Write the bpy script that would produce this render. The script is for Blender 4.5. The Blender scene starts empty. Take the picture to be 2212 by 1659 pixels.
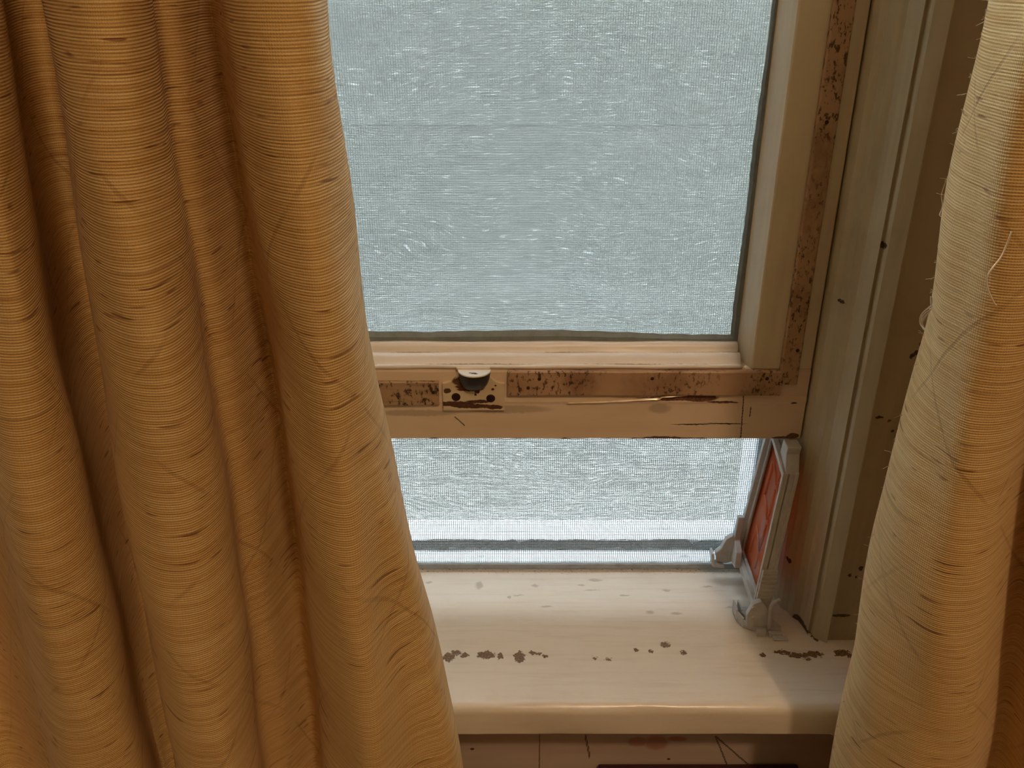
import bpy, bmesh, math, random
from mathutils import Vector, Matrix
random.seed(7)

# ---------------------------------------------------------------- camera, world, lights, exposure
scene = bpy.context.scene
F_PX = 1900.0; W_PX, H_PX = 2212.0, 1659.0
PITCH = math.radians(25.6); CAM_H = 0.36
ST, CT = math.sin(PITCH), math.cos(PITCH)
cam_data = bpy.data.cameras.new('camera')
cam_data.sensor_fit = 'HORIZONTAL'; cam_data.sensor_width = 36.0
cam_data.lens = 36.0 * F_PX / W_PX
cam_data.clip_start = 0.01
cam = bpy.data.objects.new('camera', cam_data)
scene.collection.objects.link(cam)
cam.location = (0, 0, CAM_H)
cam.rotation_euler = (math.pi / 2 - PITCH, 0, 0)
scene.camera = cam

scene.view_settings.view_transform = 'Standard'
scene.view_settings.look = 'None'
scene.view_settings.gamma = 1.0
scene.view_settings.use_curve_mapping = False
scene.view_settings.exposure = 0.0

world = bpy.data.worlds.new('overcast_sky'); scene.world = world
world.use_nodes = True
wb = world.node_tree.nodes['Background']
wb.inputs['Color'].default_value = (0.84, 0.93, 1.0, 1)
wb.inputs['Strength'].default_value = 25.0

def lamp(name, loc, energy, color, radius):
    d = bpy.data.lights.new(name, 'POINT'); d.energy = energy; d.color = color; d.shadow_soft_size = radius
    o = bpy.data.objects.new(name, d); o.location = loc; scene.collection.objects.link(o); return o
lamp('ceiling_bulb_light', (0.36, -0.80, 1.50), 25.0, (1.0, 0.66, 0.38), 0.05)
scene.cycles.use_adaptive_sampling = True; scene.cycles.adaptive_threshold = 0.02; scene.cycles.max_bounces = 8; scene.cycles.diffuse_bounces = 5; scene.cycles.glossy_bounces = 3
scene.cycles.transmission_bounces = 4; scene.cycles.transparent_max_bounces = 8

SKY_EDGE = 1.25      # top of the neighbour's wall outside

# ---------------------------------------------------------------- helpers
C = scene.collection
def srgb(r, g, b):
    def f(c):
        c /= 255.0
        return c / 12.92 if c <= 0.04045 else ((c + 0.055) / 1.055) ** 2.4
    return (f(r), f(g), f(b), 1.0)
def ratio(v):                                   # drop per metre of depth for a photo row
    b = (829.5 - v) / F_PX
    return (ST - b * CT) / (CT + b * ST)
def z_at(v, y): return CAM_H - y * ratio(v)
def x_at(u, y, z): return (u - 1106.0) / F_PX * (y * CT + (CAM_H - z) * ST)
def sill(u, v):
    y = CAM_H / ratio(v); return (x_at(u, y, 0), y)
def face(u, v, y):
    z = z_at(v, y); return (x_at(u, y, z), z)

def link_obj(name, me, mat=None, parent=None):
    o = bpy.data.objects.new(name, me); C.objects.link(o)
    if mat: me.materials.append(mat)
    if parent:
        o.parent = parent
        o.matrix_parent_inverse = parent_world(parent).inverted()
    return o
def parent_world(p):
    m = Matrix.LocRotScale(p.location, p.rotation_euler, p.scale)
    if p.parent: m = parent_world(p.parent) @ p.matrix_parent_inverse @ m
    return m
def tag(o, label=None, cat=None, group=None, kind=None):
    if label: o['label'] = label
    if cat: o['category'] = cat
    if group: o['group'] = group
    if kind: o['kind'] = kind
    return o
def empty(name, loc):
    o = bpy.data.objects.new(name, None); o.empty_display_size = 0.02
    C.objects.link(o); o.location = loc; return o
def finish(bm, name, mat, parent=None, bevel=0.0, smooth=False, seg=2):
    bmesh.ops.recalc_face_normals(bm, faces=bm.faces)
    me = bpy.data.meshes.new(name); bm.to_mesh(me); bm.free()
    if smooth:
        for p in me.polygons: p.use_smooth = True
    o = link_obj(name, me, mat, parent)
    if bevel:
        m = o.modifiers.new('bevel', 'BEVEL'); m.width = bevel; m.segments = seg; m.limit_method = 'ANGLE'
        m.angle_limit = math.radians(35); m.harden_normals = False
    return o
def add_box(bm, x0, x1, y0, y1, z0, z1):
    vs = [bm.verts.new((x, y, z)) for x in (x0, x1) for y in (y0, y1) for z in (z0, z1)]
    for f in ((0,1,3,2),(4,6,7,5),(0,4,5,1),(2,3,7,6),(0,2,6,4),(1,5,7,3)):
        bm.faces.new([vs[i] for i in f])
def box(name, x0, x1, y0, y1, z0, z1, mat, parent=None, bevel=0.0):
    bm = bmesh.new(); add_box(bm, x0, x1, y0, y1, z0, z1)
    return finish(bm, name, mat, parent, bevel)
def add_prism(bm, pts, a0, a1, axis):
    """closed outline pts extruded along axis; pts are the two other coords in xyz order"""
    def mk(p, a):
        if axis == 'x': return (a, p[0], p[1])
        if axis == 'y': return (p[0], a, p[1])
        return (p[0], p[1], a)
    A = [bm.verts.new(mk(p, a0)) for p in pts]; B = [bm.verts.new(mk(p, a1)) for p in pts]
    bm.faces.new(A); bm.faces.new(B[::-1])
    n = len(pts)
    for i in range(n):
        bm.faces.new((A[i], A[(i+1) % n], B[(i+1) % n], B[i]))
def prism(name, pts, a0, a1, axis, mat, parent=None, bevel=0.0):
    bm = bmesh.new(); add_prism(bm, pts, a0, a1, axis)
    return finish(bm, name, mat, parent, bevel)
def wavy_prism(name, pts, x0, x1, n, mat, parent=None, amp=0.0003, bevel=0.0, seed=1):
    """a profile in (y,z) swept along x in many steps with slight paint wobble"""
    rnd = random.Random(seed)
    ph = [(rnd.uniform(20, 160), rnd.uniform(0, 6.3), rnd.uniform(0, 6.3)) for _ in range(4)]
    bm = bmesh.new(); rows = []
    for i in range(n + 1):
        x = x0 + (x1 - x0) * i / n
        row = []
        for k, (y, z) in enumerate(pts):
            d = sum(math.sin(f * x + a + k * 0.7) for f, a, b in ph) / 4
            e = sum(math.cos(f * x * 1.3 + b + k * 0.5) for f, a, b in ph) / 4
            row.append(bm.verts.new((x, y + amp * e, z + amp * d)))
        rows.append(row)
    m = len(pts)
    for i in range(n):
        for k in range(m):
            bm.faces.new((rows[i][k], rows[i][(k+1) % m], rows[i+1][(k+1) % m], rows[i+1][k]))
    bm.faces.new(rows[0]); bm.faces.new(rows[-1][::-1])
    return finish(bm, name, mat, parent, bevel)
def add_tube(bm, pts, r, seg=8, close=False):
    pts = [Vector(p) for p in pts]; rings = []
    for i, p in enumerate(pts):
        t = (pts[min(i+1, len(pts)-1)] - pts[max(i-1, 0)]).normalized()
        a = t.cross(Vector((0.31, 0.2, 0.93))); a = a.normalized() if a.length > 1e-4 else Vector((1, 0, 0))
        b = t.cross(a).normalized()
        rr = r[i] if isinstance(r, (list, tuple)) else r
        rings.append([bm.verts.new(p + rr * (math.cos(q) * a + math.sin(q) * b))
                      for q in [2 * math.pi * k / seg for k in range(seg)]])
    for i in range(len(rings) - 1):
        for k in range(seg):
            bm.faces.new((rings[i][k], rings[i][(k+1) % seg], rings[i+1][(k+1) % seg], rings[i+1][k]))
    bm.faces.new(rings[0][::-1]); bm.faces.new(rings[-1])
def add_disc(bm, c, r, y0, y1, seg=20):        # cylinder along y
    pts = [(c[0] + r * math.cos(2*math.pi*k/seg), c[1] + r * math.sin(2*math.pi*k/seg)) for k in range(seg)]
    add_prism(bm, pts, y0, y1, 'y')
def spline(P, sub):
    out = []
    n = len(P)
    for i in range(n - 1):
        p0, p1, p2, p3 = P[max(i-1, 0)], P[i], P[i+1], P[min(i+2, n-1)]
        for s in range(sub):
            t = s / sub
            out.append(tuple(0.5 * (2*b + (c-a)*t + (2*a-5*b+4*c-d)*t*t + (3*b-a-3*c+d)*t**3)
                             for a, b, c, d in zip(p0, p1, p2, p3)))
    out.append(tuple(P[-1])); return out

# ---------------------------------------------------------------- materials
class NT:
    def __init__(s, name):
        s.mat = bpy.data.materials.new(name); s.mat.use_nodes = True
        s.t = s.mat.node_tree; s.b = s.t.nodes['Principled BSDF']; s.out = s.t.nodes['Material Output']
    def n(s, kind, **kw):
        nd = s.t.nodes.new(kind)
        for k, v in kw.items(): setattr(nd, k, v)
        return nd
    def l(s, a, b): s.t.links.new(a, b)
    def setin(s, sock, v):
        if hasattr(v, 'is_output') or isinstance(v, bpy.types.NodeSocket): s.l(v, sock)
        else: sock.default_value = v
    def coord(s, which='Object'): return s.n('ShaderNodeTexCoord').outputs[which]
    def math(s, op, a, b=0.0, c=0.0, clamp=False):
        nd = s.n('ShaderNodeMath', operation=op, use_clamp=clamp)
        s.setin(nd.inputs[0], a); s.setin(nd.inputs[1], b); s.setin(nd.inputs[2], c)
        return nd.outputs[0]
    def vmath(s, op, a, b=(0,0,0)):
        nd = s.n('ShaderNodeVectorMath', operation=op)
        s.setin(nd.inputs[0], a); s.setin(nd.inputs[1], b)
        return nd.outputs['Value'] if op in ('LENGTH', 'DOT_PRODUCT') else nd.outputs[0]
    def scale(s, vec, sc, off=(0,0,0)):
        nd = s.n('ShaderNodeMapping'); s.l(vec, nd.inputs[0])
        nd.inputs['Scale'].default_value = sc; nd.inputs['Location'].default_value = off
        return nd.outputs[0]
    def noise(s, vec, sc=(1,1,1), detail=3, rough=0.5, dist=0.0, off=(0,0,0)):
        nd = s.n('ShaderNodeTexNoise'); s.l(s.scale(vec, sc, off), nd.inputs['Vector'])
        nd.inputs['Scale'].default_value = 1.0; nd.inputs['Detail'].default_value = detail
        nd.inputs['Roughness'].default_value = rough; nd.inputs['Distortion'].default_value = dist
        return nd.outputs['Fac']
    def smooth(s, v, lo, hi, a=0.0, b=1.0):
        nd = s.n('ShaderNodeMapRange', interpolation_type='SMOOTHSTEP')
        s.setin(nd.inputs[0], v); nd.inputs[1].default_value = lo; nd.inputs[2].default_value = hi
        nd.inputs[3].default_value = a; nd.inputs[4].default_value = b
        return nd.outputs[0]
    def mix(s, fac, a, b, blend='MIX'):
        nd = s.n('ShaderNodeMix', data_type='RGBA', blend_type=blend)
        s.setin(nd.inputs[0], fac); s.setin(nd.inputs[6], a); s.setin(nd.inputs[7], b)
        return nd.outputs[2]
    def bump(s, h, dist, strength=1.0, normal=None):
        nd = s.n('ShaderNodeBump'); s.l(h, nd.inputs['Height'])
        nd.inputs['Distance'].default_value = dist; nd.inputs['Strength'].default_value = strength
        if normal: s.l(normal, nd.inputs['Normal'])
        return nd.outputs[0]
    def chips(s, vec, spots, warp=0.004, freq=350, soft=0.12):
        """ragged spots: (x,y,z, rx,ry,rz); 0 radius means the axis is ignored -> mask 0..1"""
        nz = s.n('ShaderNodeTexNoise'); s.l(s.scale(vec, (freq,)*3), nz.inputs['Vector'])
        nz.inputs['Scale'].default_value = 1.0; nz.inputs['Detail'].default_value = 4
        w = s.vmath('SCALE', s.vmath('SUBTRACT', nz.outputs['Color'], (0.5, 0.5, 0.5)))
        w.node.inputs['Scale'].default_value = warp
        p = s.vmath('ADD', vec, w)
        cur = None
        for sp in spots:
            inv = tuple(0.0 if r == 0 else 1.0 / r for r in sp[3:6])
            d = s.vmath('LENGTH', s.vmath('MULTIPLY', s.vmath('SUBTRACT', p, tuple(sp[:3])), inv))
            cur = d if cur is None else s.math('MINIMUM', cur, d)
        return s.smooth(cur, 1.0 - soft, 1.0 + soft, 1.0, 0.0)

def paint(name, base, grime, grime_amt=0.5, spots=(), chip=srgb(74, 44, 24), rough=0.42,
          lines=(), line_col=srgb(60, 36, 20), stains=(), stain_col=None, speck=0.0, grain=(8, 90, 90), warp=0.004, freq=350):
    m = NT(name); v = m.coord()
    g = m.noise(v, tuple(x * 1.0 for x in grain), 5, 0.6)
    g2 = m.noise(v, (18, 18, 18), 4, 0.6)
    col = m.mix(m.math('MULTIPLY', m.smooth(g, 0.42, 0.75), grime_amt), base, grime)
    col = m.mix(m.math('MULTIPLY', m.smooth(g2, 0.5, 0.8), grime_amt * 0.8), col, grime)
    if speck:
        sp = m.noise(v, (420, 420, 220), 3, 0.7)
        reg = m.noise(v, (30, 30, 16), 2, 0.5)
        k = m.math('MULTIPLY', m.smooth(sp, 0.52, 0.62), m.smooth(reg, 0.34, 0.55))
        col = m.mix(m.math('MULTIPLY', k, speck), col, srgb(58, 30, 18))
    if stains:
        col = m.mix(m.math('MULTIPLY', m.chips(v, stains, warp, freq, 0.3), 0.7), col, stain_col or grime)
    h = m.noise(v, (60, 60, 60), 3, 0.5)
    if spots:
        k = m.chips(v, spots, warp, freq)
        cn = m.noise(v, (900, 900, 900), 2, 0.6)
        cc = m.mix(m.smooth(cn, 0.35, 0.7), chip, tuple(c * 1.9 for c in chip[:3]) + (1,))
        col = m.mix(k, col, cc)
        h = m.math('SUBTRACT', h, m.math('MULTIPLY', k, 1.5))
        m.l(m.smooth(k, 0, 1, rough, 0.85), m.b.inputs['Roughness'])
    else:
        m.b.inputs['Roughness'].default_value = rough
    if lines:
        k = m.chips(v, lines, 0.0010, 500, 0.35)
        col = m.mix(k, col, line_col)
        h = m.math('SUBTRACT', h, k)
    m.l(col, m.b.inputs['Base Color'])
    m.l(m.bump(h, 0.0006, 0.6), m.b.inputs['Normal'])
    m.b.inputs['Specular IOR Level'].default_value = 0.5
    return m.mat

CREAM = (0.72, 0.66, 0.56, 1); GRIME = (0.42, 0.30, 0.20, 1)
def plain(name, col, rough=0.5, metal=0.0, noise=0.06, bump=0.0):
    m = NT(name); v = m.coord()
    n = m.noise(v, (140, 140, 140), 4, 0.6)
    c2 = tuple(max(0, c * (1 - noise * 4)) for c in col[:3]) + (1,)
    m.l(m.mix(m.smooth(n, 0.4, 0.75), col, c2), m.b.inputs['Base Color'])
    m.b.inputs['Roughness'].default_value = rough; m.b.inputs['Metallic'].default_value = metal
    if bump: m.l(m.bump(n, bump), m.b.inputs['Normal'])
    return m.mat

# ---------------------------------------------------------------- room shell
M_WALL = plain('wall_paint', (0.42, 0.38, 0.30, 1), 0.7)
M_CEIL = plain('ceiling_paint', (0.60, 0.56, 0.48, 1), 0.8)
M_FLOOR = plain('floor_wood', (0.20, 0.11, 0.06, 1), 0.5)
RX0, RX1, RY0, ZF, ZC = -1.5, 1.5, -2.2, -0.75, 1.70
YI, YO = 0.402, 0.52                      # wall faces, room side and outside
WX0, WX1, WZ1 = -0.66, 0.1648, 1.0        # window opening

tag(box('floor', RX0-.1, RX1+.1, RY0-.1, YO, ZF-.1, ZF, M_FLOOR), kind='structure')
tag(box('ceiling', RX0-.1, RX1+.1, RY0-.1, YO, ZC, ZC+.1, M_CEIL), kind='structure')
tag(box('wall_left', RX0-.1, RX0, RY0, YO, ZF, ZC, M_WALL), kind='structure')
tag(box('wall_right', RX1, RX1+.1, RY0, YO, ZF, ZC, M_WALL), kind='structure')
tag(box('wall_back', RX0, RX1, RY0-.1, RY0, ZF, ZC, M_WALL), kind='structure')

def crack(u0, v0, u1, v1, y, w=0.0004, n=5):
    out = []
    for i in range(n):
        t = (i + .5) / n
        x, z = face(u0 + (u1-u0)*t, v0 + (v1-v0)*t, y)
        xa, za = face(u0 + (u1-u0)*(i/n), v0 + (v1-v0)*(i/n), y)
        xb, zb = face(u0 + (u1-u0)*((i+1)/n), v0 + (v1-v0)*((i+1)/n), y)
        out.append((x, y, z, max(abs(xb-xa)*.62, w), 0, max(abs(zb-za)*.62, w)))
    return out
YA = 0.385
m_apron = paint('apron_paint', (0.60, 0.50, 0.43, 1), (0.40, 0.28, 0.2, 1), 0.4,
    spots=[(*face(1020, 1618, YA)[:1], YA, face(1020, 1618, YA)[1], .0012, 0, .0008),
           (*face(1445, 1640, YA)[:1], YA, face(1445, 1640, YA)[1], .001, 0, .0008)],
    lines=crack(1166, 1585, 1164, 1680, YA, .0003, 1) + crack(1264, 1588, 1274, 1636, YA, .0003, 4)
        + crack(1545, 1590, 1570, 1652, YA, .0003, 14) + crack(1545, 1590, 1616, 1652, YA, .0003, 22),
    stains=[(face(1378, 1602, YA)[0], YA, face(1378, 1602, YA)[1], .006, 0, .004),
            (face(1418, 1604, YA)[0], YA, face(1418, 1604, YA)[1], .007, 0, .006),
            (face(1462, 1596, YA)[0], YA, face(1462, 1596, YA)[1], .006, 0, .002)],
    line_col=(.20,.13,.08,1), stain_col=(0.42, 0.17, 0.11, 1), rough=.45, warp=0.002, freq=200)
bm = bmesh.new()
add_box(bm, RX0, RX1, YA, YO, ZF, -0.0206)             # below the sill board
add_box(bm, RX0, WX0, YI, YO, -0.0206, ZC)              # left of the window
add_box(bm, WX1+.05, RX1, YI+.004, YO, -0.0206, ZC)     # right of the window, behind the casing
add_box(bm, WX0, WX1+.05, YI, YO, WZ1, ZC)              # above it
tag(finish(bm, 'wall_front', m_apron), kind='structure')

# sill board (stool) ------------------------------------------------
def S(u, v, ru, rv):
    x, y = sill(u, v); x2, _ = sill(u + ru, v); _, y2 = sill(u, v + rv)
    return (x, y, 0, abs(x2-x), abs(y2-y), 0)
sill_spots = [S(930,1414,10,5), S(945,1419,9,5), S(968,1420,14,8), S(985,1410,12,5), S(1003,1416,9,5),
    S(1050,1415,20,8), S(1080,1418,6,7), S(1122,1420,12,13), S(1150,1411,9,4), S(1163,1413,6,4), S(1178,1419,5,4),
    S(1285,1422,6,4), S(1314,1424,6,4), S(1374,1404,6,4), S(1406,1408,4,3), S(1437,1393,11,6), S(1477,1410,7,4),
    S(1648,1415,6,4), S(1690,1409,20,5), S(1725,1416,22,6), S(1755,1413,24,6), S(1745,1424,8,3), S(1820,1412,20,6), S(1848,1418,18,5),
    S(1702,1300,8,12), S(1722,1325,9,10), S(1745,1350,10,12), S(1760,1375,8,10)]
sill_lines = [S(1285,1253,14,3), S(1256,1264,8,2), S(1278,1275,16,1), S(1527,1267,10,2), S(1120,1286,12,1),
    S(1350,1286,10,2), S(1405,1323,8,4), S(1460,1325,10,3), S(1580,1313,14,2), S(1100,1290,4,3), S(1640,1322,14,3),
    S(925,1258,8,2), S(1035,1264,7,8), S(1155,1265,7,3), S(1440,1275,10,2), S(1180,1310,10,2)]
m_sill = NT('sill_paint'); v = m_sill.coord()
g = m_sill.noise(v, (20, 260, 120), 5, 0.65)
g2 = m_sill.noise(v, (16, 22, 20), 4, 0.6)
col = m_sill.mix(m_sill.math('MULTIPLY', m_sill.smooth(g, .45, .8), .35), (0.80, 0.75, 0.66, 1), (0.56, 0.46, 0.36, 1))
col = m_sill.mix(m_sill.math('MULTIPLY', m_sill.smooth(g2, .5, .8), .25), col, (0.55, 0.42, 0.30, 1))
k = m_sill.chips(v, sill_spots, 0.0062, 520)
cn = m_sill.noise(v, (1200,)*3, 2, .6)
lk = m_sill.chips(v, sill_lines, 0.0035, 300, .5)
col = m_sill.mix(m_sill.math('MULTIPLY', lk, .5), col, (0.33, 0.30, 0.25, 1))
grit = m_sill.noise(v, (500, 900, 500), 2, .6); edge = m_sill.n('ShaderNodeSeparateXYZ'); m_sill.l(v, edge.inputs[0])
gk = m_sill.math('MULTIPLY', m_sill.smooth(grit, .60, .68), m_sill.smooth(edge.outputs[1], .462, .469))
col = m_sill.mix(gk, col, (.10, .10, .08, 1))
col = m_sill.mix(k, col, m_sill.mix(m_sill.smooth(cn, .4, .65), (0.13, 0.075, 0.035, 1), (0.32, 0.2, 0.11, 1)))
m_sill.l(col, m_sill.b.inputs['Base Color'])
hh = m_sill.math('SUBTRACT', m_sill.math('MULTIPLY', m_sill.noise(v, (45, 60, 60), 4, .55), 1.2), k)
m_sill.l(m_sill.bump(hh, .0008, .6), m_sill.b.inputs['Normal'])
m_sill.b.inputs['Roughness'].default_value = 0.24
prof = [(0.4755, -0.0206), (0.3525, -0.0206)]
for a in range(0, 7):                                    # soft lower arris
    t = math.radians(-90 - a * 15); prof.append((0.3520 + .0018 * math.cos(t), -0.0188 + .0018 * math.sin(t)))
for a in range(0, 10):                                   # rounded nosing
    t = math.radians(180 - a * 10); prof.append((0.3560 + .0058 * math.cos(t), -0.0058 + .0058 * math.sin(t)))
prof += [(0.375, 0.0001), (0.44, 0.0), (0.4755, 0.0)]
stool = wavy_prism('trim_1', prof, -0.85, 0.62, 220, m_sill.mat, amp=.0002, seed=4)
for p in stool.data.polygons: p.use_smooth = True
mod = stool.modifiers.new('edge', 'EDGE_SPLIT'); mod.split_angle = math.radians(40)
tag(stool, kind='structure')

# moulded side casing (right) --------------------------------------
def K(u, v, y, ru, rv):
    x, z = face(u, v, y); return (x, y, z, ru * .00027, 0, rv * .00027)
case_spots = [K(1912,534,.404,4,7), K(1972,768,.402,5,4), K(1982,762,.402,7,5), K(1993,762,.402,7,6), K(1968,772,.402,3,5), K(1990,744,.402,4,3),
    K(1900,902,.402,8,3), K(1922,909,.402,3,3), K(1928,931,.402,3,3), K(1944,926,.402,6,5), K(1955,926,.402,5,3), K(1860,1228,.402,5,6),
    K(1836,1243,.402,4,4), K(1851,1247,.402,3,3), K(1864,1322,.402,5,8), K(1841,675,.41,4,4), K(1863,1320,.402,3,3), K(1800,653,.415,3,4),
    K(1816,1330,.402,22,4), K(1716,1235,.42,4,7), K(1745,1378,.41,12,22), K(1728,1350,.415,10,14)]
m_case = paint('casing_paint', (0.50, 0.445, 0.315, 1), (0.30, 0.24, 0.15, 1), .55, spots=case_spots, chip=(0.06, 0.04, 0.02, 1),
               rough=.45, grain=(60, 60, 5), warp=.002, freq=600)
prof = [(.1650,.476),(.1650,.436),(.1662,.431),(.1690,.4275),(.1705,.4225),(.1735,.4190),(.1745,.4150),(.1756,.4075),(.1758,.4072),
        (.1762,.4082),(.1774,.4080),(.1779,.4050),(.1784,.4040),(.1844,.3996),(.1850,.4000),(.1853,.4022),(.62,.4022),(.62,.41),(.2145,.41),(.2145,.476)]
o = prism('trim_2', prof, 0.0, WZ1, 'z', m_case, bevel=.0006); tag(o, kind='structure')
m_case2 = plain('casing_paint_left', (0.62, 0.575, 0.46, 1), .45)
prof = [(-.66,.476),(-.66,.44),(-.672,.41),(-.68,.40),(-.76,.402),(-.76,.41),(-.70,.476)]
tag(prism('trim_3', [(x, y-.0) for x, y in prof], 0.0, WZ1, 'z', m_case2), kind='structure')

# ---------------------------------------------------------------- the raised lower sash
M_RAIL_SP = [
    # bare patch and torn paint on the rail's upper arris, chips along the lower edge
    (face(1440,861,.4385)[0], .4385, face(1440,861,.4385)[1], .016, 0, .0011),
    (face(1510,859,.4385)[0], .4385, face(1510,859,.4385)[1], .0105, 0, .0024),
    (face(1560,868,.4385)[0], .4385, face(1560,868,.4385)[1], .009, 0, .0008),
    (face(1410,851,.4385)[0], .4385, face(1410,851,.4385)[1], .010, 0, .0009),
    (face(1430,945,.4385)[0], .4385, .1158, .011, 0, .0011),
    (face(1470,947,.4385)[0], .4385, .1152, .018, 0, .0008),
    (face(1380,946,.4385)[0], .4385, .1152, .006, 0, .0007),
    (face(936,947,.4385)[0], .4385, .1152, .003, 0, .0008),
    (face(1123,947,.4385)[0], .4385, .1152, .004, 0, .0007),
    (face(1222,947,.4385)[0], .4385, .1152, .003, 0, .0008),
    (face(1308,946,.4385)[0], .4385, .1152, .003, 0, .0007),
    (face(1560,947,.4385)[0], .4385, .1152, .012, 0, .0004),
    (face(1690,946,.4385)[0], .4385, .116, .006, 0, .0009),
    (face(1712,942,.4385)[0], .4385, .117, .0035, 0, .0018)]
M_RAIL_LN = (crack(1607,848,1600,945,.4385,.0003,16) + crack(1462,918,1600,914,.4385,.0003,2) +
             crack(982,900,1004,920,.4385,.0003,10) + crack(1622,880,1619,900,.4385,.0003,3) +
             [(face(1715,870,.4385)[0], .4385, face(1715,870,.4385)[1], .0018, 0, .0006)])
m_rail = paint('rail_paint', (0.75, 0.61, 0.48, 1), (0.58, 0.42, 0.28, 1), .4, spots=M_RAIL_SP, chip=(0.11, 0.05, 0.03, 1),
    lines=M_RAIL_LN, stains=[(face(1425,882,.4385)[0], .4385, face(1425,882,.4385)[1], .006, 0, .003),
        (face(1100,884,.4385)[0], .4385, face(1100,884,.4385)[1], .022, 0, .0025),
        (face(900,892,.4385)[0], .4385, face(900,892,.4385)[1], .022, 0, .002)],
    stain_col=(0.40, 0.32, 0.24, 1), rough=.3, grain=(8, 120, 60), warp=.0016, freq=420)
m_mould = paint('moulding_paint', (0.80, 0.755, 0.72, 1), (0.50, 0.43, 0.36, 1), .35,
    lines=[(-.2+.09*i, .4414, .1598, .05, .0016, .0007) for i in range(4)] + [(-.2+.08*i, .4501, .1630, .046, .0014, .0008) for i in range(5)],
    line_col=(.36,.29,.23,1),
    rough=.35, grain=(6, 300, 300))
m_stile = paint('stile_paint', (0.70, 0.63, 0.50, 1), (0.50, 0.38, 0.26, 1), .4, rough=.4, grain=(70, 70, 6))
m_batten = paint('batten_paint', (0.46, 0.30, 0.19, 1), (0.26, 0.14, 0.08, 1), .9, rough=.5, speck=.9, grain=(50, 50, 50))
m_batten_dirty = paint('dirty_batten_paint', (0.42, 0.28, 0.17, 1), (0.10, 0.05, 0.025, 1), 1.0, rough=.55, speck=.95, grain=(14, 240, 240))
m_putty = plain('grey_putty', (0.20, 0.235, 0.245, 1), .7, noise=.05, bump=.0006)
m_hole = plain('nail_hole', (0.035, 0.018, 0.012, 1), .8)

win = empty('window_1', (-0.25, 0.455, 0.115)); tag(win, kind='structure')
SX0, SX1 = -0.645, 0.1644
YF, YB = 0.4385, 0.4665
ZB = 0.115
# bottom rail with its moulding in one profile (y, z)
prof = [(YB, ZB), (YF+.0008, ZB), (YF, ZB+.0008), (YF, .1375), (YF-.0006, .1392), (YF, .1420), (YF, .1572), (YF+.0006, .1588), (YF+.0014, .1592), (YB, .1592)]
rail = wavy_prism('bottom_rail', prof, SX0, SX1-.0003, 200, m_rail, win, amp=.00022, bevel=.0, seed=9)
prof = [(.4386, .1590), (.4380, .1600), (.4384, .1611), (.4398, .1612), (.4414, .1600), (.4424, .1606), (.4440, .1632), (.4468, .1648), (.4488, .1646), (.4500, .1629), (.4508, .1634), (.4516, .1664), (.4532, .1684), (.4552, .1688), (.4557, .1588)]
mould = wavy_prism('glazing_moulding', prof, SX0+.028, .1262, 260, m_mould, win, amp=.00030, seed=11)
for p in mould.data.polygons: p.use_smooth = True
# right stile: flat face and bevel toward the glass (x,y profile)
prof = [(SX1, YB), (SX1, YF+.0006), (SX1-.0006, YF), (.1320, YF), (.1312, YF+.0006), (.1300, .4420), (.1275, .4520), (.1262, .4560), (.1262, YB)]
prism('stile', prof, .1590, .66, 'z', m_stile, win, bevel=.0004)
prism('stile', [(-x + SX0 + SX1, y) for x, y in prof][::-1], .1590, .66, 'z', m_stile, win)
box('meeting_rail', SX0+.04, .1262, YF, YB, .62, .66, m_stile, win, .001)
# putty line around the pane
bm = bmesh.new(); pts = []
rnd = random.Random(3)
N = 90
def putty_run(bm, a, b, inward, n, w):
    """ragged strip from a to b in the plane y .4558, growing along inward"""
    prev = None
    for i in range(n+1):
        t = i / n; x = a[0]+(b[0]-a[0])*t; z = a[1]+(b[1]-a[1])*t
        ww = w * (1 + .22*math.sin(t*9+1) + .12*math.sin(t*31) + rnd.uniform(-.06, .06))
        cur = [bm.verts.new((x, .4552, z)), bm.verts.new((x+inward[0]*ww*.6, .4553, z+inward[1]*ww*.6)),
               bm.verts.new((x+inward[0]*ww, .4576, z+inward[1]*ww)), bm.verts.new((x, .4576, z))]
        if prev:
            for k in range(4): bm.faces.new((prev[k], prev[(k+1)%4], cur[(k+1)%4], cur[k]))
        else: bm.faces.new(cur)
        prev = cur
    bm.faces.new(prev[::-1])
putty_run(bm, (SX0+.037, .1672), (.1262, .1672), (0, 1), 120, .0056)
putty_run(bm, (.1264, .1672), (.1264, .62), (-1, 0), 160, .0030)
finish(bm, 'putty_seal', m_putty, win, smooth=False)
# glass pane
mg = NT('window_glass')
tr = mg.n('ShaderNodeBsdfTransparent'); tr.inputs[0].default_value = (.97, .985, .98, 1)
gl = mg.n('ShaderNodeBsdfGlossy'); gl.inputs['Roughness'].default_value = .05; gl.inputs['Color'].default_value = (1,1,1,1)
tl = mg.n('ShaderNodeBsdfTranslucent'); tl.inputs['Color'].default_value = (.85,.9,.9,1)
fr = mg.n('ShaderNodeFresnel'); fr.inputs[0].default_value = 1.3
a1 = mg.n('ShaderNodeMixShader'); a2 = mg.n('ShaderNodeMixShader')
mg.l(mg.math('MULTIPLY', fr.outputs[0], .6), a1.inputs[0]); mg.l(tr.outputs[0], a1.inputs[1]); mg.l(gl.outputs[0], a1.inputs[2])
dust = mg.noise(mg.coord(), (9, 9, 9), 4, .6)
mg.l(mg.smooth(dust, .3, .8, .14, .19), a2.inputs[0]); mg.l(a1.outputs[0], a2.inputs[1]); mg.l(tl.outputs[0], a2.inputs[2])
mg.l(a2.outputs[0], mg.out.inputs['Surface'])
box('glass_pane', SX0+.03, .1290, .4578, .4598, .1592, .6205, mg.mat, win)
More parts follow.
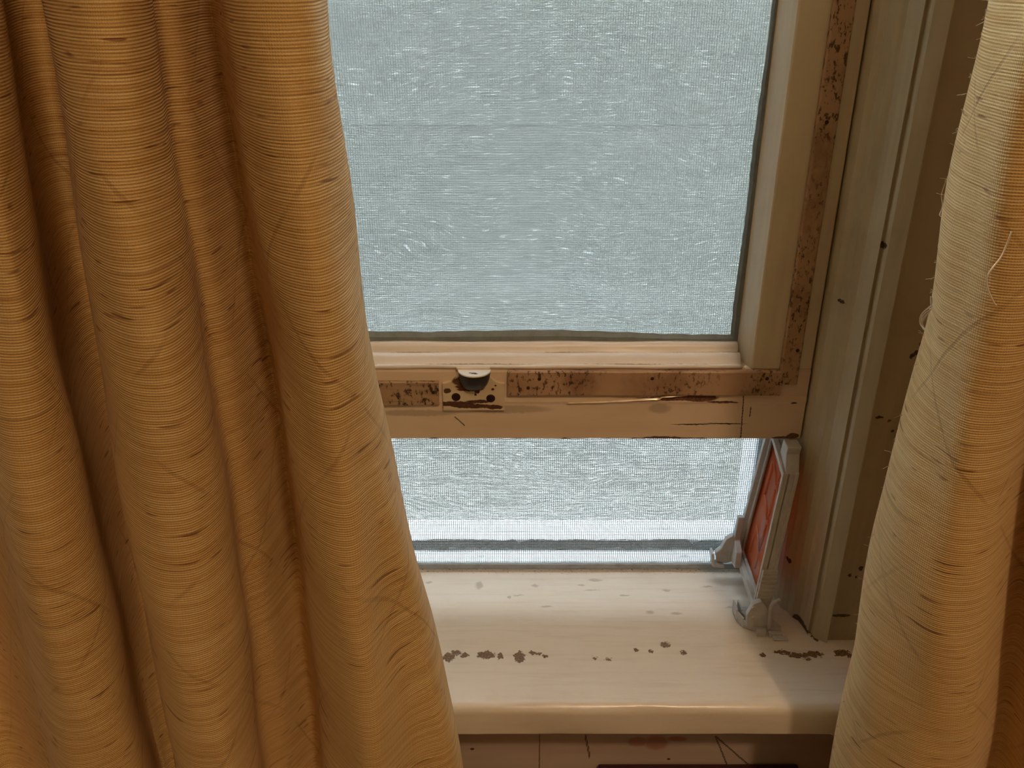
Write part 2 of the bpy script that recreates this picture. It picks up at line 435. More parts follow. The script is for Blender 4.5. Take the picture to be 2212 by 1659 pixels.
# battens nailed to the sash face
def nail(bm_list, parent, pts, y, r=.0010):
    for u, v in pts:
        x, z = face(u, v, y)
        bm = bmesh.new(); add_disc(bm, (x, z), r, y-.0001, y+.0005, 14)
        finish(bm, 'nail_hole', m_hole, parent)
b1 = wavy_prism('batten', [(YF+.0002,.1439),(.4362,.1439),(.4356,.1446),(.4356,.1580),(.4362,.1588),(YF+.0002,.1588)], -.0022, .1484, 90, m_batten, win, amp=.0002, seed=2)
nail(None, b1, [(1165,819),(1141,838),(1409,818),(1657,818)], .4356)
b2 = wavy_prism('batten', [(YF+.0002,.1375),(.4366,.1375),(.4362,.1382),(.4362,.1515),(.4368,.1522),(YF+.0002,.1522)], -.52, -.0405, 90, m_batten_dirty, win, amp=.0004, seed=5)
b2['label'] = 'cracked dark batten left of the lift plate'
nail(None, b2, [(936,848)], .4362)
b3 = prism('batten', [(.1465,YF+.0002),(.1465,.4362),(.1472,.4356),(.1562,.4356),(.1568,.4362),(.1568,YF+.0002)], .1508, .655, 'z', m_batten, win, bevel=.0003)
nail(None, b3, [(1786,264),(1723,757)], .4356)
# sash lift: painted plate, horizontal half-round lip, scooped cup, two screw holes
m_plate = paint('lift_paint', (0.70, 0.60, 0.44, 1), (0.45, 0.30, 0.16, 1), .5,
    spots=[K(985,873,.436,38,6), K(1020,878,.436,45,5), K(1068,880,.436,17,5), K(1035,868,.436,25,4),
           K(966,845,.436,7,6), K(1008,842,.436,20,3), K(1030,842,.436,6,9), K(962,812,.436,8,4), K(1064,841,.436,3,3), K(1027,853,.436,3,3), K(1070,834,.436,2,2),
           K(1012,836,.436,26,8), K(1010,824,.436,32,11), K(1022,838,.436,22,8)],
    chip=(0.07, 0.025, 0.012, 1), rough=.35, warp=.0016, freq=700)
m_dark = plain('bare_iron', (0.030, 0.022, 0.018, 1), .45, .3)
m_lip_lit = paint('lit_lip_paint', (0.86, 0.84, 0.82, 1), (0.7, 0.62, 0.55, 1), .2,  # whiter paint puts the light on the lip's top into its colour
    spots=[(-.0208, .4315, .1597, .0016, .0008, 0), (-.0196, .4308, .1597, .001, .0006, 0), (-.0225, .4318, .1597, .0008, .0005, 0)],
    chip=(.06, .05, .045, 1), rough=.3, warp=.0012, freq=1200)
PX0, PX1 = face(956, 850, .436)[0], face(1090, 850, .436)[0]
pc = (PX0 + PX1) / 2
lift = empty('sash_lift', (pc, .4385, .1346)); lift.parent = win; lift.matrix_parent_inverse = parent_world(win).inverted()
# rebuild: plate mesh carries the pieces as sub-parts
bpy.data.objects.remove(lift)
outline = [(PX0+.0003, .1346), (PX1-.0003, .1346), (PX1, .1350), (PX1, .1510)]
for a in range(0, 7):                                    # hollow shoulder right
    t = math.radians(-90 - a*14); outline.append((PX1 - .0004 + .0085*math.cos(t)*1.0 , .1592 + .0080*math.sin(t)))
outline += [(pc+.0092, .1606), (pc-.0092, .1606)]
for a in range(6, -1, -1):
    t = math.radians(-90 + a*14); outline.append((PX0 + .0004 + .0085*math.cos(t), .1592 + .0080*math.sin(t)))
outline += [(PX0, .1510), (PX0, .1350)]
plate = prism('sash_lift', outline, .4362, YF+.0002, 'y', m_plate, win, bevel=.0004)
R = .0090
cx = x_at(1025, .436, .1597)
bm = bmesh.new()                                          # half-round lip, flat on top
pts = [(cx + R*math.cos(math.radians(a)), .4366 + R*1.02*math.sin(math.radians(a))) for a in range(180, 361, 9)]
add_prism(bm, pts, .1588, .1597, 'z')
finish(bm, 'finger_lip', m_lip_lit, plate, .0002)
bm = bmesh.new()                                          # cup under the lip
rings = []
for j in range(0, 9):
    ph = math.radians(j * 11.25)
    rings.append([bm.verts.new((cx -.0006*j/8 + R*.97*math.cos(ph)**.6*math.cos(math.radians(a)) if True else 0,
                 .4366 + R*.95*math.cos(ph)*math.sin(math.radians(a)), .1589 - .0112*math.sin(ph))) for a in range(180, 361, 9)])
for j in range(8):
    for i in range(len(rings[0])-1):
        try: bm.faces.new((rings[j][i], rings[j][i+1], rings[j+1][i+1], rings[j+1][i]))
        except ValueError: pass
bmesh.ops.remove_doubles(bm, verts=bm.verts, dist=.00005)
o = finish(bm, 'finger_cup', m_dark, plate, smooth=True); o['label'] = 'dark bare metal cup under the white lip'
m_screw = plain('rusty_screw', (0.030, 0.008, 0.007, 1), .5, .2, .12)
for u, v in ((985, 858), (1060, 861)):
    x, z = face(u, v, .436)
    bm = bmesh.new(); pts = []
    prev = None                                           # countersunk dish with a slotted head
    for r, y in ((.0025, .43625), (.0025, .43612), (.0019, .43598), (.0010, .43590), (.0003, .43588)):
        ring = [bm.verts.new((x + r*math.cos(2*math.pi*k/20), y, z + r*math.sin(2*math.pi*k/20))) for k in range(20)]
        if prev:
            for k in range(20): bm.faces.new((prev[k], prev[(k+1)%20], ring[(k+1)%20], ring[k]))
        prev = ring
    bm.faces.new(prev)
    finish(bm, 'screw', m_screw, plate, smooth=True)

m_gloss = plain('glint_strip_gloss', (0.80, 0.66, 0.48, 1), .16)
bm = bmesh.new()
P = [face(u, v, .4373) for u, v in ((1225,871),(1290,869),(1350,866),(1400,863),(1424,862),(1432,858),(1470,855),(1500,851))]
P = spline(P, 8); prev = None
for i, (x, z) in enumerate(P):                            # thin strip added for a glint, tilted to mirror the lamp, leaning back about 37 degrees
    w = .0013 * max(.15, math.sin(math.pi*(i+.5)/len(P))) ** .5 * (1 + .2*math.sin(i*.9))
    fr_ = [(-.5, 0), (-.25, .00002), (.25, .00002), (.5, 0)]
    cur = [bm.verts.new((x, .4373 + w*t*.60 - q*.8, z + w*t*.80 + q*.6)) for t, q in fr_]
    cur += [bm.verts.new((x, .4388, z + w*.5)), bm.verts.new((x, .4388, z - w*.5))]
    if prev:
        for k in range(6): bm.faces.new((prev[k], prev[(k+1)%6], cur[(k+1)%6], cur[k]))
    else: bm.faces.new(cur)
    prev = cur
bm.faces.new(prev[::-1])
finish(bm, 'glint_strip', m_gloss, rail, smooth=True)

# upper sash and head, out of frame but they close the opening
m_out = plain('outside_frame_paint', (0.48, 0.51, 0.53, 1), .45)
w2 = empty('window_2', (-0.25, .485, .62)); tag(w2, kind='structure')
bm = bmesh.new()
add_box(bm, SX0, SX1, .4685, .4715, .605, .645); finish(bm, 'meeting_rail', m_stile, w2)

# ---------------------------------------------------------------- insect screen
scr = empty('insect_screen', (-0.25, .4705, 0.0))
tag(scr, 'fine grey wire insect screen in a thin grey metal frame, outside the raised sash', 'window screen')
m_alu = plain('grey_aluminium', (0.36, 0.38, 0.38, 1), .45, .5)
bm = bmesh.new()
add_box(bm, SX0, .1648, .4676, .4720, .0012, .0052)
add_box(bm, .1560, .1648, .4676, .4720, .0052, .604)
add_box(bm, SX0, SX0+.010, .4676, .4720, .0052, .604)
finish(bm, 'screen_frame', m_alu, scr, .0005)
m_wire = plain('screen_wire', (0.20, 0.225, 0.23, 1), .4, .3, .1)
bm = bmesh.new()
STEP = .00125; WR = .00012
rw = random.Random(12)
x = -.34
while x < .1566:                                          # upright wires
    xx = x + rw.uniform(-.00005, .00005)
    add_box(bm, xx-WR, xx+WR, .4700-WR, .4700+WR, .004, .604); x += STEP
z = .0060
while z < .60:                                            # level wires, finer
    zz = z + rw.uniform(-.00004, .00004)
    add_box(bm, SX0+.01, .1566, .4700-WR*.8, .4700+WR*.8, zz-WR*.72, zz+WR*.72); z += STEP
finish(bm, 'wire_mesh', m_wire, scr)

# ---------------------------------------------------------------- outside: sill, jamb, neighbour's wall
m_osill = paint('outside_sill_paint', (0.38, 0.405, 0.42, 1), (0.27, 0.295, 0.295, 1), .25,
   spots=[(-.115 + .0165*i, .4905, .0040 + .0006*(i%3), .0142, .0009, .0042) for i in range(19)], chip=(.11, .12, .115, 1), warp=.0022, freq=160,  # grey patches put the riser's backlit shade into the colour, with peeled paint
   lines=[(face(1040,1202,.483)[0], .483, 0, .003, .0012, 0), (face(1480,1202,.483)[0], .483, 0, .003, .0012, 0),
          (.0, .500, .008, .012, .0009, 0), (.03, .506, .008, .008, .0007, 0), (.10, .503, .008, .01, .0006, 0), (-.05, .507, .008, .01, .0006, 0)],
   line_col=(.25, .27, .27, 1), rough=.5, grain=(10, 200, 100))
prof = [(.4755, -.02), (.4755, 0.0), (.4890, 0.0), (.4902, .0001), (.4908, .0078), (.4918, .0084), (.5140, .0080), (.5170, .0060), (.5170, -.02)]
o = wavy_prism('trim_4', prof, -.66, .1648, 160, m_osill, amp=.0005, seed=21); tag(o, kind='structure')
tag(prism('trim_5', [(.1650,.4765),(.1530,.4765),(.1520,.4775),(.1520,.5040),(.1530,.5050),(.1650,.5050)], .0002, WZ1, 'z', m_out), kind='structure')

ms = NT('grained_siding'); v = ms.coord()
wv = ms.noise(v, (3.0, 1, 9.0), 2, .5)
vv = ms.vmath('ADD', v, ms.vmath('MULTIPLY', ms.n('ShaderNodeCombineXYZ').outputs[0], (1,1,1)))
comb = vv.node.inputs[1].links[0].from_node.inputs[0].links[0].from_node
ms.l(ms.math('MULTIPLY', wv, .10), comb.inputs[2])
g = ms.noise(vv, (28, 1, 420), 3, .6, 0.4)
g3 = ms.noise(vv, (64, 1, 900), 1, .5, 0.15)
g4 = ms.noise(v, (9, 1, 14), 2, .5)
ripple = ms.noise(vv, (16, 1, 170), 2, .55, 1.2)
big = ms.noise(v, (5, 1, 8), 3, .5)
col = ms.mix(ms.smooth(g, .3, .7), (.092, .107, .100, 1), (.155, .176, .166, 1))
col = ms.mix(ms.math('MULTIPLY', ms.smooth(big, .35, .7), .35), col, (.130, .143, .146, 1))
col = ms.mix(ms.smooth(ripple, .60, .72, 0, .6), col, (.07, .08, .08, 1))
col = ms.mix(ms.math('MULTIPLY', ms.smooth(g3, .62, .70), ms.smooth(g4, .30, .48)), col, (.42, .47, .47, 1))  # pale dashes put the grain's glints into the colour
ms.l(col, ms.b.inputs['Base Color'])
ms.l(ms.bump(g, .0015, .7), ms.b.inputs['Normal']); ms.b.inputs['Roughness'].default_value = .4
YS = 0.95
zl = z_at(270, YS)
bm = bmesh.new()
def course(z0, z1):                                       # one lapped board
    add_prism(bm, [(YS-.000, z0), (YS-.0022, z0+.0008), (YS-.001, z1), (YS+.03, z1), (YS+.03, z0)], -2.2, 2.2, 'x')
course(zl-.62, zl); course(zl, zl+.50); course(zl+.50, SKY_EDGE); course(zl-1.6, zl-.62)
tag(finish(bm, 'wall_outside', ms.mat), kind='structure')

# ---------------------------------------------------------------- maroon box under the sill
m_mar = plain('maroon_lacquer', (0.045, 0.006, 0.006, 1), .3, 0, .1, .0003)
bx0, zt = face(1292, 1652, YA-.002); bx1, _ = face(1724, 1652, YA-.002)
bxe = empty('wooden_box', ((bx0+bx1)/2, .36, ZF)); tag(bxe, 'dark maroon wooden cabinet top showing just below the window sill', 'cabinet')
box('body', bx0+.004, bx1-.004, .335, YA-.004, ZF, zt-.014, m_mar, bxe, .001)
box('top', bx0, bx1, .332, YA-.001, zt-.013, zt, m_mar, bxe, .0012)

# ---------------------------------------------------------------- curtains
def curtain_mat(name, base, slub, warm):
    m = NT(name); uv = m.n('ShaderNodeUVMap').outputs[0]
    row = m.n('ShaderNodeSeparateXYZ'); m.l(uv, row.inputs[0])
    U, V = row.outputs[0], row.outputs[1]
    # yarn rows about a millimetre apart, bead highlights and shade between rows put into the colour
    Vw = m.math('ADD', V, m.math('MULTIPLY', m.noise(uv, (22, 30, 1), 2, .5), .0016))
    rows = m.math('SINE', m.math('MULTIPLY', Vw, 2*math.pi/.00098))
    beads = m.math('SINE', m.math('ADD', m.math('MULTIPLY', U, 2*math.pi/.00080), m.math('MULTIPLY', rows, .6)))
    streak = m.noise(uv, (14, 900, 1), 2, .6)
    broad = m.noise(uv, (9, 90, 1), 3, .6)
    col = m.mix(m.smooth(streak, .35, .68), base, warm)
    col = m.mix(m.math('MULTIPLY', m.smooth(broad, .45, .75), .35), col, warm)
    shade = m.smooth(rows, -1, .2, .86, 1.0)
    col = m.mix(1.0, col, m.n('ShaderNodeCombineColor').outputs[0], 'MULTIPLY')
    cc = col.node.inputs[7].links[0].from_node
    for i in range(3): m.l(shade, cc.inputs[i])
    hi = m.math('MULTIPLY', m.smooth(rows, .3, 1), m.smooth(beads, .3, 1))
    col = m.mix(m.math('MULTIPLY', hi, .30), col, (1.0, .90, .66, 1))
    # slubs: dark thick dashes along the weft
    s1 = m.noise(uv, (50, 480, 1), 1, .4); s2 = m.noise(uv, (30, 24, 1), 1, .5, 0, (3, 5, 0))
    sl = m.math('MULTIPLY', m.smooth(s1, .655, .72), m.smooth(s2, .44, .52))
    s3 = m.noise(uv, (14, 520, 1), 1, .4, 0, (8, 2, 0))
    sl = m.math('MAXIMUM', sl, m.math('MULTIPLY', m.smooth(s3, .68, .76), .55))
    col = m.mix(m.math('MULTIPLY', sl, .85), col, slub)
    # faint crossing diagonal lines of the pattern
    wob = m.math('MULTIPLY', m.noise(uv, (120, 260, 1), 2, .5), .0012)
    lines = None
    for sg, off in ((1, 0.0), (-1, .031)):
        t = m.math('ADD', m.math('ADD', m.math('MULTIPLY', U, sg * 1.25), V), off)
        t = m.math('ADD', t, wob)
        w = m.math('PINGPONG', t, .0475)
        k = m.smooth(w, .0005, .0018, 1.0, 0.0)
        lines = k if lines is None else m.math('MAXIMUM', lines, k)
    lk = m.math('MULTIPLY', lines, m.smooth(m.noise(uv, (22, 26, 1), 2, .5, 0, (1, 9, 0)), .40, .58))
    col = m.mix(m.math('MULTIPLY', lk, .27), col, slub)
    h = m.math('ADD', m.math('MULTIPLY', rows, .5), m.math('MULTIPLY', beads, .22))
    h = m.math('ADD', h, m.math('MULTIPLY', streak, 1.2)); h = m.math('SUBTRACT', h, lk)
    nrm = m.bump(h, .00020, .65)
    m.l(col, m.b.inputs['Base Color']); m.l(nrm, m.b.inputs['Normal'])
    m.b.inputs['Roughness'].default_value = .62
    m.b.inputs['Specular IOR Level'].default_value = .35
    m.b.inputs['Sheen Weight'].default_value = .25
    m.b.inputs['Sheen Tint'].default_value = (1, .9, .75, 1)
    tl = m.n('ShaderNodeBsdfTranslucent'); m.l(col, tl.inputs['Color']); m.l(nrm, tl.inputs['Normal'])
    mx = m.n('ShaderNodeMixShader'); mx.inputs[0].default_value = .09
    m.l(m.b.outputs[0], mx.inputs[1]); m.l(tl.outputs[0], mx.inputs[2]); m.l(mx.outputs[0], m.out.inputs['Surface'])
    return m.mat
m_cur = curtain_mat('slub_curtain_fabric', (.90, .655, .295, 1), (.27, .115, .036, 1), (.72, .45, .15, 1))

ROWS = (0, 400, 800, 1230, 1659)
def z_row(v): return z_at(v, .29)
def curtain(name, table, sub, mat, parent, z_top, z_bot, nz, ruffle):
    """table: list of (five u values, y or five ys)"""
    zr = [z_row(v) for v in ROWS]
    pts = []                                             # per control point: list of (X, y) per row
    for us, ys in table:
        ys = ys if isinstance(ys, (tuple, list)) else (ys,) * 5
        pts.append([(x_at(u, y, z), y) for u, y, z in zip(us, ys, zr)])
    def at(ptrow, z):
        if z >= zr[0]: return ptrow[0]
        if z <= zr[-1]:
            k = (zr[-1] - z) / (zr[-2] - zr[-1])
            return tuple(a + (a - b) * k * .6 for a, b in zip(ptrow[-1], ptrow[-2]))
        # smooth interpolation between rows
        for i in range(4):
            if zr[i] >= z >= zr[i+1]:
                t = (zr[i] - z) / (zr[i] - zr[i+1])
                p0, p1, p2, p3 = ptrow[max(i-1, 0)], ptrow[i], ptrow[i+1], ptrow[min(i+2, 4)]
                return tuple(0.5 * (2*b + (c-a)*t + (2*a-5*b+4*c-d)*t*t + (3*b-a-3*c+d)*t**3) for a, b, c, d in zip(p0, p1, p2, p3))
    bm = bmesh.new(); uvl = bm.loops.layers.uv.new('UVMap')
    grid = []; arc_mid = None
    zs = [z_top + (z_bot - z_top) * j / nz for j in range(nz + 1)]
    lines = []
    for z in zs:
        L = spline([at(p, z) for p in pts], sub)
        L = [(x + .0005*math.sin(z*70 + i*.15), y + .0010*math.sin(z*34 + i*.11) + ruffle*math.sin(z*150 + i*.4)) for i, (x, y) in enumerate(L)]
        lines.append(L)
    ref = lines[len(lines)//2]; arc = [0]
    for i in range(1, len(ref)): arc.append(arc[-1] + math.hypot(ref[i][0]-ref[i-1][0], ref[i][1]-ref[i-1][1]))
    for z, L in zip(zs, lines): grid.append([bm.verts.new((x, y, z)) for x, y in L])
    for j in range(nz):
        for i in range(len(ref) - 1):
            f = bm.faces.new((grid[j][i], grid[j][i+1], grid[j+1][i+1], grid[j+1][i])); f.smooth = True
            for lp, (a, b) in zip(f.loops, ((i, j), (i+1, j), (i+1, j+1), (i, j+1))): lp[uvl].uv = (arc[a], zs[b])
    me = bpy.data.meshes.new(name); bm.to_mesh(me); bm.free()
    o = link_obj(name, me, mat, parent)
    s = o.modifiers.new('cloth', 'SOLIDIFY'); s.thickness = .0007; s.offset = 0
    return o, lines, zs

DEEP = (.385, .385, .385, .372, .338)
L_TABLE = [
    ((-420,-370,-300,-210,-120), .30), ((-300,-230,-170,-95,-20), DEEP), ((-178,-122,-72,0,98), .312), ((-160,-105,-50,28,120), .284),
    ((-100,-50,-5,75,165), .266), ((-45,5,60,135,225), .265), ((-12,43,110,200,298), .276), ((3,57,130,224,320), .292), ((0,54,126,218,314), .325),
    ((22,76,146,240,326), (.358,.358,.358,.354,.332)), ((58,112,180,264,345), (.374,.374,.374,.368,.337)), ((98,152,216,290,370), (.372,.372,.372,.366,.337)), ((122,176,238,308,388), .340),
    ((97,152,214,289,375), .306), ((118,172,234,308,390), .279), ((175,228,290,360,432), .265), ((245,300,365,433,500), .265), ((300,354,420,490,542), .276),
    ((325,380,443,513,562), .290), ((330,385,446,515,563), .312), ((385,432,492,560,612), .322),
    ((452,505,566,624,668), (.352,.352,.352,.350,.338)), ((472,526,594,646,692), .320), ((484,540,608,660,706), .290), ((530,585,652,708,760), .271), ((600,655,710,775,825), .264), ((662,708,760,830,905), (.270,.270,.272,.278,.284)),
    ((694,741,791,878,968), (.284,.284,.284,.288,.290)), ((705,752,802,892,987), .300), ((697,744,794,882,976), .322), ((660,705,755,840,930), .336)]
lc, LL, LZ = curtain('curtain', L_TABLE, 12, m_cur, None, .95, -.30, 210, .00012)
tag(lc, 'tall golden slub curtain with three deep vertical folds, left of the window', 'curtain')
R_TABLE = [
    ((2200,2120,2050,1960,1880), .340), ((2160,2075,2012,1908,1832), .336), ((2142,2056,1992,1891,1815), .318),
    ((2158,2074,2012,1914,1842), .301), ((2195,2115,2055,1962,1895), .288), ((2245,2175,2115,2040,1985), .276), ((2320,2270,2200,2125,2075), .278), ((2390,2345,2290,2215,2150), .300),
    ((2500,2450,2400,2325,2270), .268), ((2650,2600,2550,2480,2420), .300), ((2800,2750,2700,2630,2570), .268)]
rc, RL, RZ = curtain('curtain', R_TABLE, 12, m_cur, None, .95, -.30, 210, .00012)
tag(rc, 'golden slub curtain with a frayed pale edge and loose threads, right of the window', 'curtain')

# frayed edge and loose threads on the right curtain
m_thr = NT('pale_thread'); m_thr.b.inputs['Base Color'].default_value = (.80, .70, .52, 1); m_thr.b.inputs['Roughness'].default_value = .8
m_thr = m_thr.mat
def edge_pt(v, frac=24):
    z = z_row(v); j = min(range(len(RZ)), key=lambda k: abs(RZ[k]-z))
    x, y = RL[j][frac]; return Vector((x, y, RZ[j]))
bm = bmesh.new(); rr = random.Random(5)
for k in range(230):
    v = rr.uniform(-60, 1700); p = edge_pt(v) + Vector((.0003, -.0006, 0))
    ln = rr.uniform(.0006, .0022) * (2.2 if rr.random() < .12 else 1); dz = rr.uniform(-.6, .5)
    q = p + Vector((-ln, -.0004, ln*dz)); mid = (p+q)/2 + Vector((0, -.0003, rr.uniform(-.0005, .0005)))
    add_tube(bm, [p, mid, q], .00009, 4)
fr = finish(bm, 'frayed_edge', m_thr, rc, smooth=True); fr['kind'] = 'stuff'
def thread(pts, r=.00016, n=1):
    for i in range(n):
        P = []
        for (u, v, y) in pts:
            x, z = face(u + i*2.2*rr.uniform(.3, 1), v + i*3.0*rr.uniform(.2, 1), y - i*.0002); P.append((x, y - i*.0002, z))
        bm = bmesh.new(); add_tube(bm, spline(P, 8), r, 6)
        finish(bm, 'loose_thread', m_thr, rc, smooth=True)
thread([(2078,300,.318),(2066,345,.320),(2048,380,.322),(2034,420,.322),(2036,445,.320),(2030,465,.318),(2042,470,.315)])
thread([(2185,500,.262),(2165,550,.262),(2135,592,.260),(2133,620,.260),(2145,650,.260),(2152,660,.260)], .00025)
thread([(2040,655,.300),(2010,662,.312),(1990,680,.322),(1988,700,.324),(2005,714,.316),(2040,716,.303),(2095,702,.284)], .00020, 5)
thread([(2010,640,.312),(2012,665,.311),(2025,690,.305),(2036,706,.302)], .00018, 3)
thread([(2100,745,.280),(2060,770,.290),(2020,800,.303),(1990,850,.312),(1975,880,.318),(1965,915,.322),(1955,905,.324)])
thread([(1995,800,.318),(1978,820,.324),(1972,838,.322),(1985,842,.315)])
thread([(1965,870,.322),(1958,905,.324),(1962,915,.320),(1968,880,.318)])
thread([(1915,1165,.318),(1898,1215,.322),(1885,1250,.324),(1880,1275,.324),(1890,1290,.320),(1930,1295,.305),(1990,1300,.288)], .00018, 4)
thread([(2130,20,.318),(2125,60,.320),(2120,75,.322),(2135,70,.318)])

# ---------------------------------------------------------------- plastic prop frame holding the sash up
m_pl = plain('grey_plastic', (0.56, 0.565, 0.57, 1), .42, 0, .04)
mo = NT('orange_translucent_plastic'); v = mo.coord()
blob = mo.chips(v, [(.148, .4420, .0424, .03, .0060, .0085), (.148, .4450, .0520, .03, .0030, .006), (.148, .4375, .0260, .03, .0050, .0055)], .004, 380)
col = mo.mix(mo.smooth(mo.noise(v, (60, 60, 60), 3), .3, .7), (.98, .38, .17, 1), (.95, .48, .30, 1))
col = mo.mix(mo.math('MULTIPLY', blob, .8), col, (.85, .62, .58, 1))
mo.l(col, mo.b.inputs['Base Color']); mo.b.inputs['Roughness'].default_value = .35
tlo = mo.n('ShaderNodeBsdfTranslucent'); mo.l(col, tlo.inputs[0])
mx = mo.n('ShaderNodeMixShader'); mx.inputs[0].default_value = .65
mo.l(mo.b.outputs[0], mx.inputs[1]); mo.l(tlo.outputs[0], mx.inputs[2]); mo.l(mx.outputs[0], mo.out.inputs['Surface'])

prop = empty('window_prop', (.150, .42, 0.0))
tag(prop, 'small grey plastic frame with orange ribbed panel, standing on the sill under the sash', 'prop frame')
XL0 = .1418; TILT = .105; WID = .0088
def P3(d, y, z): return Vector((XL0 + d + TILT*z, y, z))
outer = [(.4120, .0130), (.4235, .1005), (.4315, .1120), (.4385, .1120), (.4662, .1120), (.4662, .0165)]
def inset_poly(P, t):
    n = len(P); out = []
    for i in range(n):
        a, b, c = Vector(P[i-1]), Vector(P[i]), Vector(P[(i+1) % n])
        d1 = (b-a).normalized(); d2 = (c-b).normalized()
        n1 = Vector((d1.y, -d1.x)); n2 = Vector((d2.y, -d2.x))
        bis = (n1+n2); bis = bis / max(bis.length_squared, 1e-6) * 2 / 1
        out.append(tuple(b + bis * t * .5 * 2 / 2))
    return out
def ring(name, outer, inner, d0, d1, mat, parent, bevel=.0004):
    bm = bmesh.new(); n = len(outer)
    A = [bm.verts.new(P3(d0, *p)) for p in outer]; B = [bm.verts.new(P3(d1, *p)) for p in outer]
    Ci = [bm.verts.new(P3(d0, *p)) for p in inner]; D = [bm.verts.new(P3(d1, *p)) for p in inner]
    for i in range(n):
        j = (i+1) % n
        for q in ((A[i],A[j],B[j],B[i]), (Ci[i],D[i],D[j],Ci[j]), (A[i],Ci[i],Ci[j],A[j]), (B[i],B[j],D[j],D[i])): bm.faces.new(q)
    return finish(bm, name, mat, parent, bevel)
# main quadrilateral frame: near post, slanting top bar, far post, slanting bottom bar
q_out = [(.4140, .0120), (.4238, .1010), (.4670, .1125), (.4670, .0160)]
q_in  = [(.4168, .0168), (.4258, .0985), (.4632, .1085), (.4632, .0192)]
main = ring('frame', q_out, q_in, 0, WID, m_pl, prop)
fl_in = [(.4182, .0190), (.4272, .0965), (.4605, .1058), (.4605, .0212)]
ring('flange', q_out, fl_in, WID*.30, WID*.44, m_pl, main, .0002)
ring('flange', [(.4132,.0112),(.4231,.1012),(.4678,.1132),(.4678,.0152)], q_out, WID*.80, WID, m_pl, main, .0002)
# head nub that carries the sash
bm = bmesh.new()
poly = [(.4238,.1005),(.4300,.1100),(.4300,.1146),(.4395,.1146),(.4395,.1060),(.4330,.1040)]
A = [bm.verts.new(P3(.0012, *p)) for p in poly]; B = [bm.verts.new(P3(WID+.0002, *p)) for p in poly]
bm.faces.new(A); bm.faces.new(B[::-1])
for i in range(len(poly)): bm.faces.new((A[i], A[(i+1)%len(poly)], B[(i+1)%len(poly)], B[i]))
finish(bm, 'head_nub', m_pl, prop, .0005)
# orange panel with raised ribs
bm = bmesh.new()
pan = [(.4165, .0165), (.4255, .0985), (.4640, .1085), (.4640, .0192)]
A = [bm.verts.new(P3(WID*.60, *p)) for p in pan]; B = [bm.verts.new(P3(WID*.60+.0012, *p)) for p in pan]
bm.faces.new(A); bm.faces.new(B[::-1])
for i in range(4): bm.faces.new((A[i], A[(i+1)%4], B[(i+1)%4], B[i]))
panel = finish(bm, 'panel', mo.mat, prop)
bm = bmesh.new()
def rib(y0, z0, y1, z1, r=.0009):
    add_tube(bm, [P3(WID*.60-.0002, y0, z0), P3(WID*.60-.0002, y1, z1)], r, 6)
for (y0,z0,y1,z1) in ((.4405,.104,.4405,.086),(.4400,.080,.4400,.062),(.4395,.056,.4395,.040),(.4390,.034,.4390,.024),
                      (.4405,.083,.4540,.092),(.4405,.083,.4270,.074),(.4398,.059,.4540,.068),(.4398,.059,.4250,.050),(.4392,.037,.4530,.046),(.4540,.092,.4540,.068),(.4530,.046,.4530,.026)):
    rib(y0,z0,y1,z1)
finish(bm, 'panel_ribs', mo.mat, panel, smooth=True)
# near post grip with ribs
gb = bmesh.new()
def slab(bm, d0, d1, y0, y1, z0, z1, lean=.112):
    vs = [bm.verts.new(P3(d, y + lean*(z-.012), z)) for d in (d0, d1) for y in (y0, y1) for z in (z0, z1)]
    for f in ((0,1,3,2),(4,6,7,5),(0,4,5,1),(2,3,7,6),(0,2,6,4),(1,5,7,3)): bm.faces.new([vs[i] for i in f])
slab(gb, .0006, WID+.0006, .4125, .4160, .0130, .0400)
for k in range(6): slab(gb, .0004, WID+.0010, .4119, .4150, .0215 + k*.0028, .0228 + k*.0028)
finish(gb, 'grip', m_pl, prop, .0003)
# foot: base plate, clip flanges, curved rib
ft = bmesh.new()
base = [(-.0062,.4290),(-.0062,.4180),(-.0035,.4125),(.0025,.4092),(.0180,.4075),(.0190,.4110),(.0150,.4190),(.0120,.4280),(.0,.4290)]
add_prism(ft, [(XL0+a, b) for a, b in base], .0003, .0030, 'z')
foot = finish(ft, 'foot', m_pl, prop, .0005)
bm = bmesh.new()
def wallseg(bm, a, b, t, z0, z1):
    a, b = Vector(a), Vector(b); d = (b-a).normalized(); nrm = Vector((-d.y, d.x))*t/2
    q = [a-nrm, b-nrm, b+nrm, a+nrm]; add_prism(bm, [(XL0+p.x, p.y) for p in q], z0, z1, 'z')
for off in (0, .0028):
    wallseg(bm, (-.0060+off, .4285), (-.0060+off, .4190), .0011, .003, .0085)
    wallseg(bm, (-.0060+off, .4192), (-.0036+off, .4128), .0011, .003, .0075)
    wallseg(bm, (-.0038+off, .4130), (.0022+off*.5, .4098+off*.4), .0011, .003, .0060)
finish(bm, 'clip', m_pl, foot, .0003)
bm = bmesh.new()
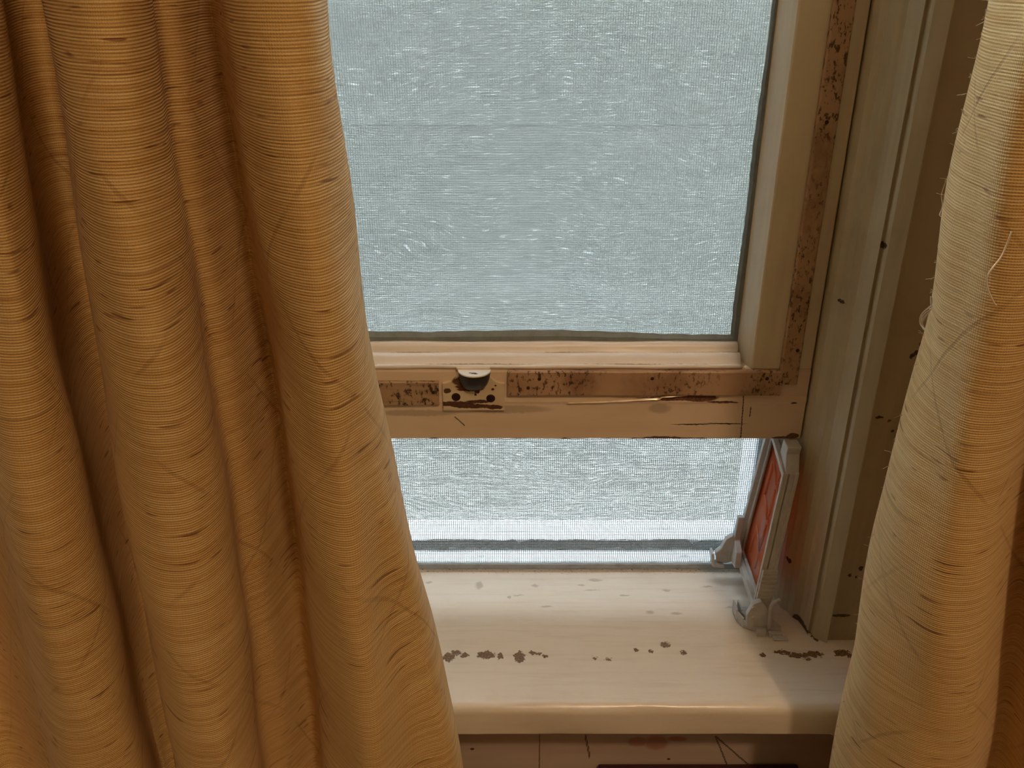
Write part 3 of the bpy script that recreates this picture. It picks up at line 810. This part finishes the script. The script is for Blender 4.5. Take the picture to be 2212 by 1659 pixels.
add_prism(bm, [(XL0-.002, .0030), (XL0-.003, .0120), (XL0+.000, .0200), (XL0+.0045, .0225), (XL0+.010, .0150), (XL0+.0135, .0060), (XL0+.0140, .0030)], .4095, .4135, 'y')
gus = finish(bm, 'gusset', m_pl, foot, .0006)
bm = bmesh.new()
P = [(XL0+.0108, .4084, .0032), (XL0+.0100, .4084, .0120), (XL0+.0098, .4086, .0190), (XL0+.0112, .4090, .0222), (XL0+.0150, .4100, .0240)]
add_tube(bm, spline(P, 6), .0010, 8); finish(bm, 'curved_rib', m_pl, foot, smooth=True)
bm = bmesh.new()
add_box(bm, XL0+.003, XL0+.0085, .4050, .4078, .0002, .0036); add_box(bm, XL0+.0100, XL0+.0180, .4042, .4070, .0002, .0030)
add_box(bm, XL0+.0120, XL0+.0205, .4010, .4045, .0002, .0016)
finish(bm, 'tab', m_pl, foot, .0003)
bm = bmesh.new()
for (x, z) in ((XL0+.0005, .0175), (XL0+.0012, .0105)):
    add_disc(bm, (x, z), .0014, .4088, .4096, 12)
finish(bm, 'rivet', m_pl, foot, .0002)
# lug on the far post, hooked toward the screen
bm = bmesh.new()
lug = [(.4480,.0170),(.4640,.0150),(.4660,.0300),(.4660,.0450),(.4630,.0450),(.4600,.0300),(.4520,.0260)]
A = [bm.verts.new(P3(-.0040, *p)) for p in lug]; B = [bm.verts.new(P3(.0, *p)) for p in lug]
bm.faces.new(A); bm.faces.new(B[::-1])
for i in range(len(lug)): bm.faces.new((A[i], A[(i+1)%len(lug)], B[(i+1)%len(lug)], B[i]))
lg = finish(bm, 'lug', m_pl, prop, .0006)
bm = bmesh.new()
add_prism(bm, [(XL0-.0115, .0200), (XL0-.0105, .0130), (XL0-.0045, .0118), (XL0+.0010, .0135), (XL0+.0015, .0290), (XL0-.0020, .0330), (XL0-.0060, .0300), (XL0-.0085, .0230)], .4600, .4640, 'y')
add_prism(bm, [(XL0-.0150, .0210), (XL0-.0135, .0110), (XL0-.0060, .0100), (XL0-.0060, .0118), (XL0-.0120, .0128), (XL0-.0135, .0215)], .4570, .4640, 'y')
finish(bm, 'hook', m_pl, lg, .0004)
